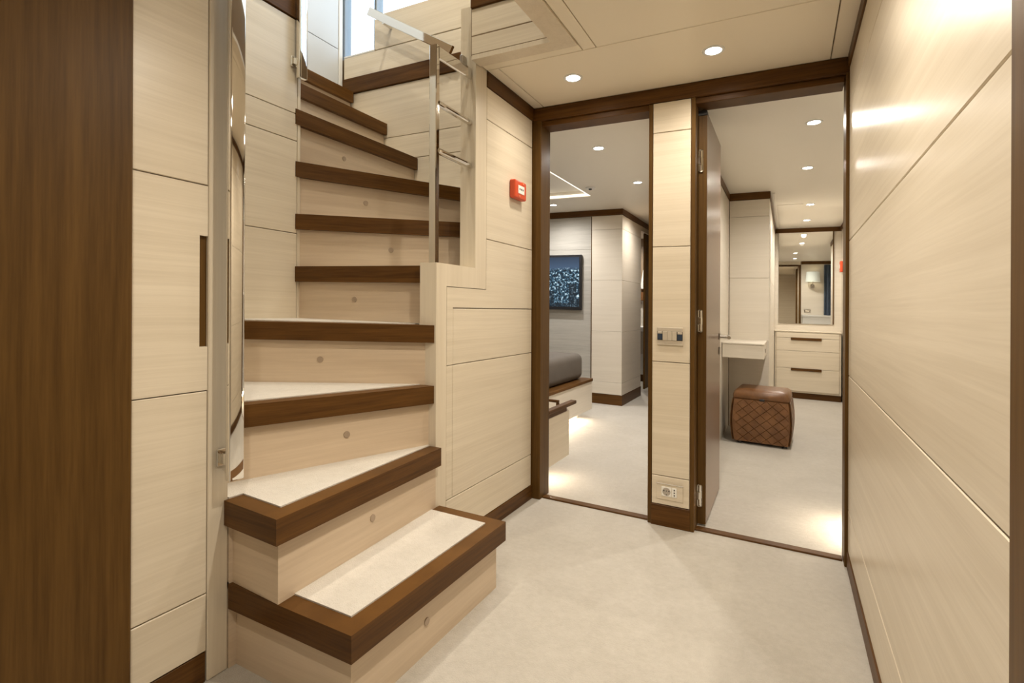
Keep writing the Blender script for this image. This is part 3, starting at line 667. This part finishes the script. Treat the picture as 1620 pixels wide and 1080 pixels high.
YD = 7.345
ds = thing('dresser', 'cream dresser with four flush drawers below the mirror', 'dresser', (.214, 7.47, 0))
B().cbox(-.134, .575, YD+.006, 7.598, .075, .818, .002).build('body', M['veneer'], ds)
B().box(-.134, .575, YD+.03, 7.598, 0, .074).build('plinth', M['wenge'], ds)
for k, (a, b) in enumerate(((.095, .372), (.372, .587), (.587, .746), (.746, .816))):
    o = B().panel('y', YD-.010, -1, -.118, .556, a, b, .016, .002).build('drawer', M['veneer'], ds)
    if k in (0, 2): B().cbox(.045, .372, YD-.024, YD-.0095, b-.026, b+.006, .002).build('pull', M['wenge'], o)
B().cbox(-.138, .580, YD-.014, 7.599, .819, .834, .002).build('top', M['veneer'], ds)

mi = thing('wall_mirror', 'tall wall mirror above the cream dresser', 'mirror', (.2, 7.60, .92))
B().box(-.095, .500, 7.588, 7.596, .920, 2.074).build('glass', M['mirror'], mi)
B().cbox(.500, .512, 7.584, 7.599, .920, 2.074, .001).build('edge_strip', M['wenge_v'], mi)

a2 = thing('fire_alarm', 'small red alarm call point at the end of the dressing corridor', 'fire alarm', (.592, 7.46, 1.55))
B().rbox(.562, .591, 7.40, 7.50, 1.56, 1.69, .006, 2).build('housing', M['red'], a2)
B().cbox(.5595, .5625, 7.425, 7.475, 1.605, 1.65, .001).build('break_plate', M['paper'], a2)

sn = thing('wall_sconce', 'wall sconce with pale shade, seen in the mirror', 'wall lamp', (.465, YB+.14, 1.6))
YS = YB+.14
b = B(); n = 24; v = []
for r, z in ((.115, 1.70), (.100, 1.90), (.097, 1.90), (.112, 1.70)):
    v += [(.465+r*1.15*math.cos(2*math.pi*i/n), YS+.13+r*math.sin(2*math.pi*i/n), z) for i in range(n)]
b.add(v, [(k*n+i, k*n+(i+1) % n, ((k+1) % 4)*n+(i+1) % n, ((k+1) % 4)*n+i) for k in range(4) for i in range(n)])
b.build('shade', M['shade'], sn)
B().cbox(.435, .495, YS+.0005, YS+.02, 1.58, 1.66, .002).tube((.465, YS+.01, 1.62), (.465, YS+.13, 1.62), .008).tube((.465, YS+.13, 1.615), (.465, YS+.13, 1.74), .008).build('arm', M['satin'], sn)
B().tube((.465, YS+.13, 1.74), (.465, YS+.13, 1.81), .022, .026, 12).build('bulb', plain('warm_bulb', (.9, .9, .9), .4, emit=(1, .8, .55), es=14), sn)

s2 = thing('light_switch', 'small switch plate below the sconce, seen in the mirror', 'light switch', (.37, YS, 1.07))
B().rbox(.31, .43, YS+.0005, YS+.009, 1.07, 1.14, .003, 2).build('frame', M['satin'], s2)
B().box(.335, .405, YS+.009, YS+.011, 1.085, 1.125).build('rocker', M['plate'], s2)
lc = thing('low_cabinet', 'white low cabinet with glowing toe strip right of the dressing doorway', 'cabinet', (.6, 3.1, 0))
B().cbox(.275, .976, YS+.002, YS+.50, .12, .985, .002).build('body', M['white'], lc)
B().box(.36, .976, YS+.002, YS+.44, 0, .118).build('plinth', M['veneer'], lc)
B().cbox(.268, .978, YS+.001, YS+.51, .986, 1.02, .003).build('top', M['white'], lc)
B().box(.342, .359, YS+.03, YS+.42, .085, .115).build('led_strip', M['led'], lc)
cu = thing('dark_curtain', 'dark blue hanging curtain beside the sconce, seen in the mirror', 'curtain', (.82, YS+.03, 1.025))
b = B(); v = []; n = 28
for z in (1.025, 2.05):
    for s_ in (0, .012):
        v += [(.665+i*.0108, YS+.02+s_+.012*math.sin(i*1.1), z) for i in range(n)]
f = []
for i in range(n-1): f += [(i, i+1, 2*n+i+1, 2*n+i), (n+i, n+i+1, 3*n+i+1, 3*n+i), (i, i+1, n+i+1, n+i), (2*n+i, 2*n+i+1, 3*n+i+1, 3*n+i)]
f += [(0, n, 3*n, 2*n), (n-1, 2*n-1, 4*n-1, 3*n-1)]
b.add(v, f).build('cloth', plain('dark_blue_cloth', (.055, .075, .11), .85), cu)
for o in list(bpy.data.objects):
    if o.type == 'EMPTY' and not o.children: bpy.data.objects.remove(o)
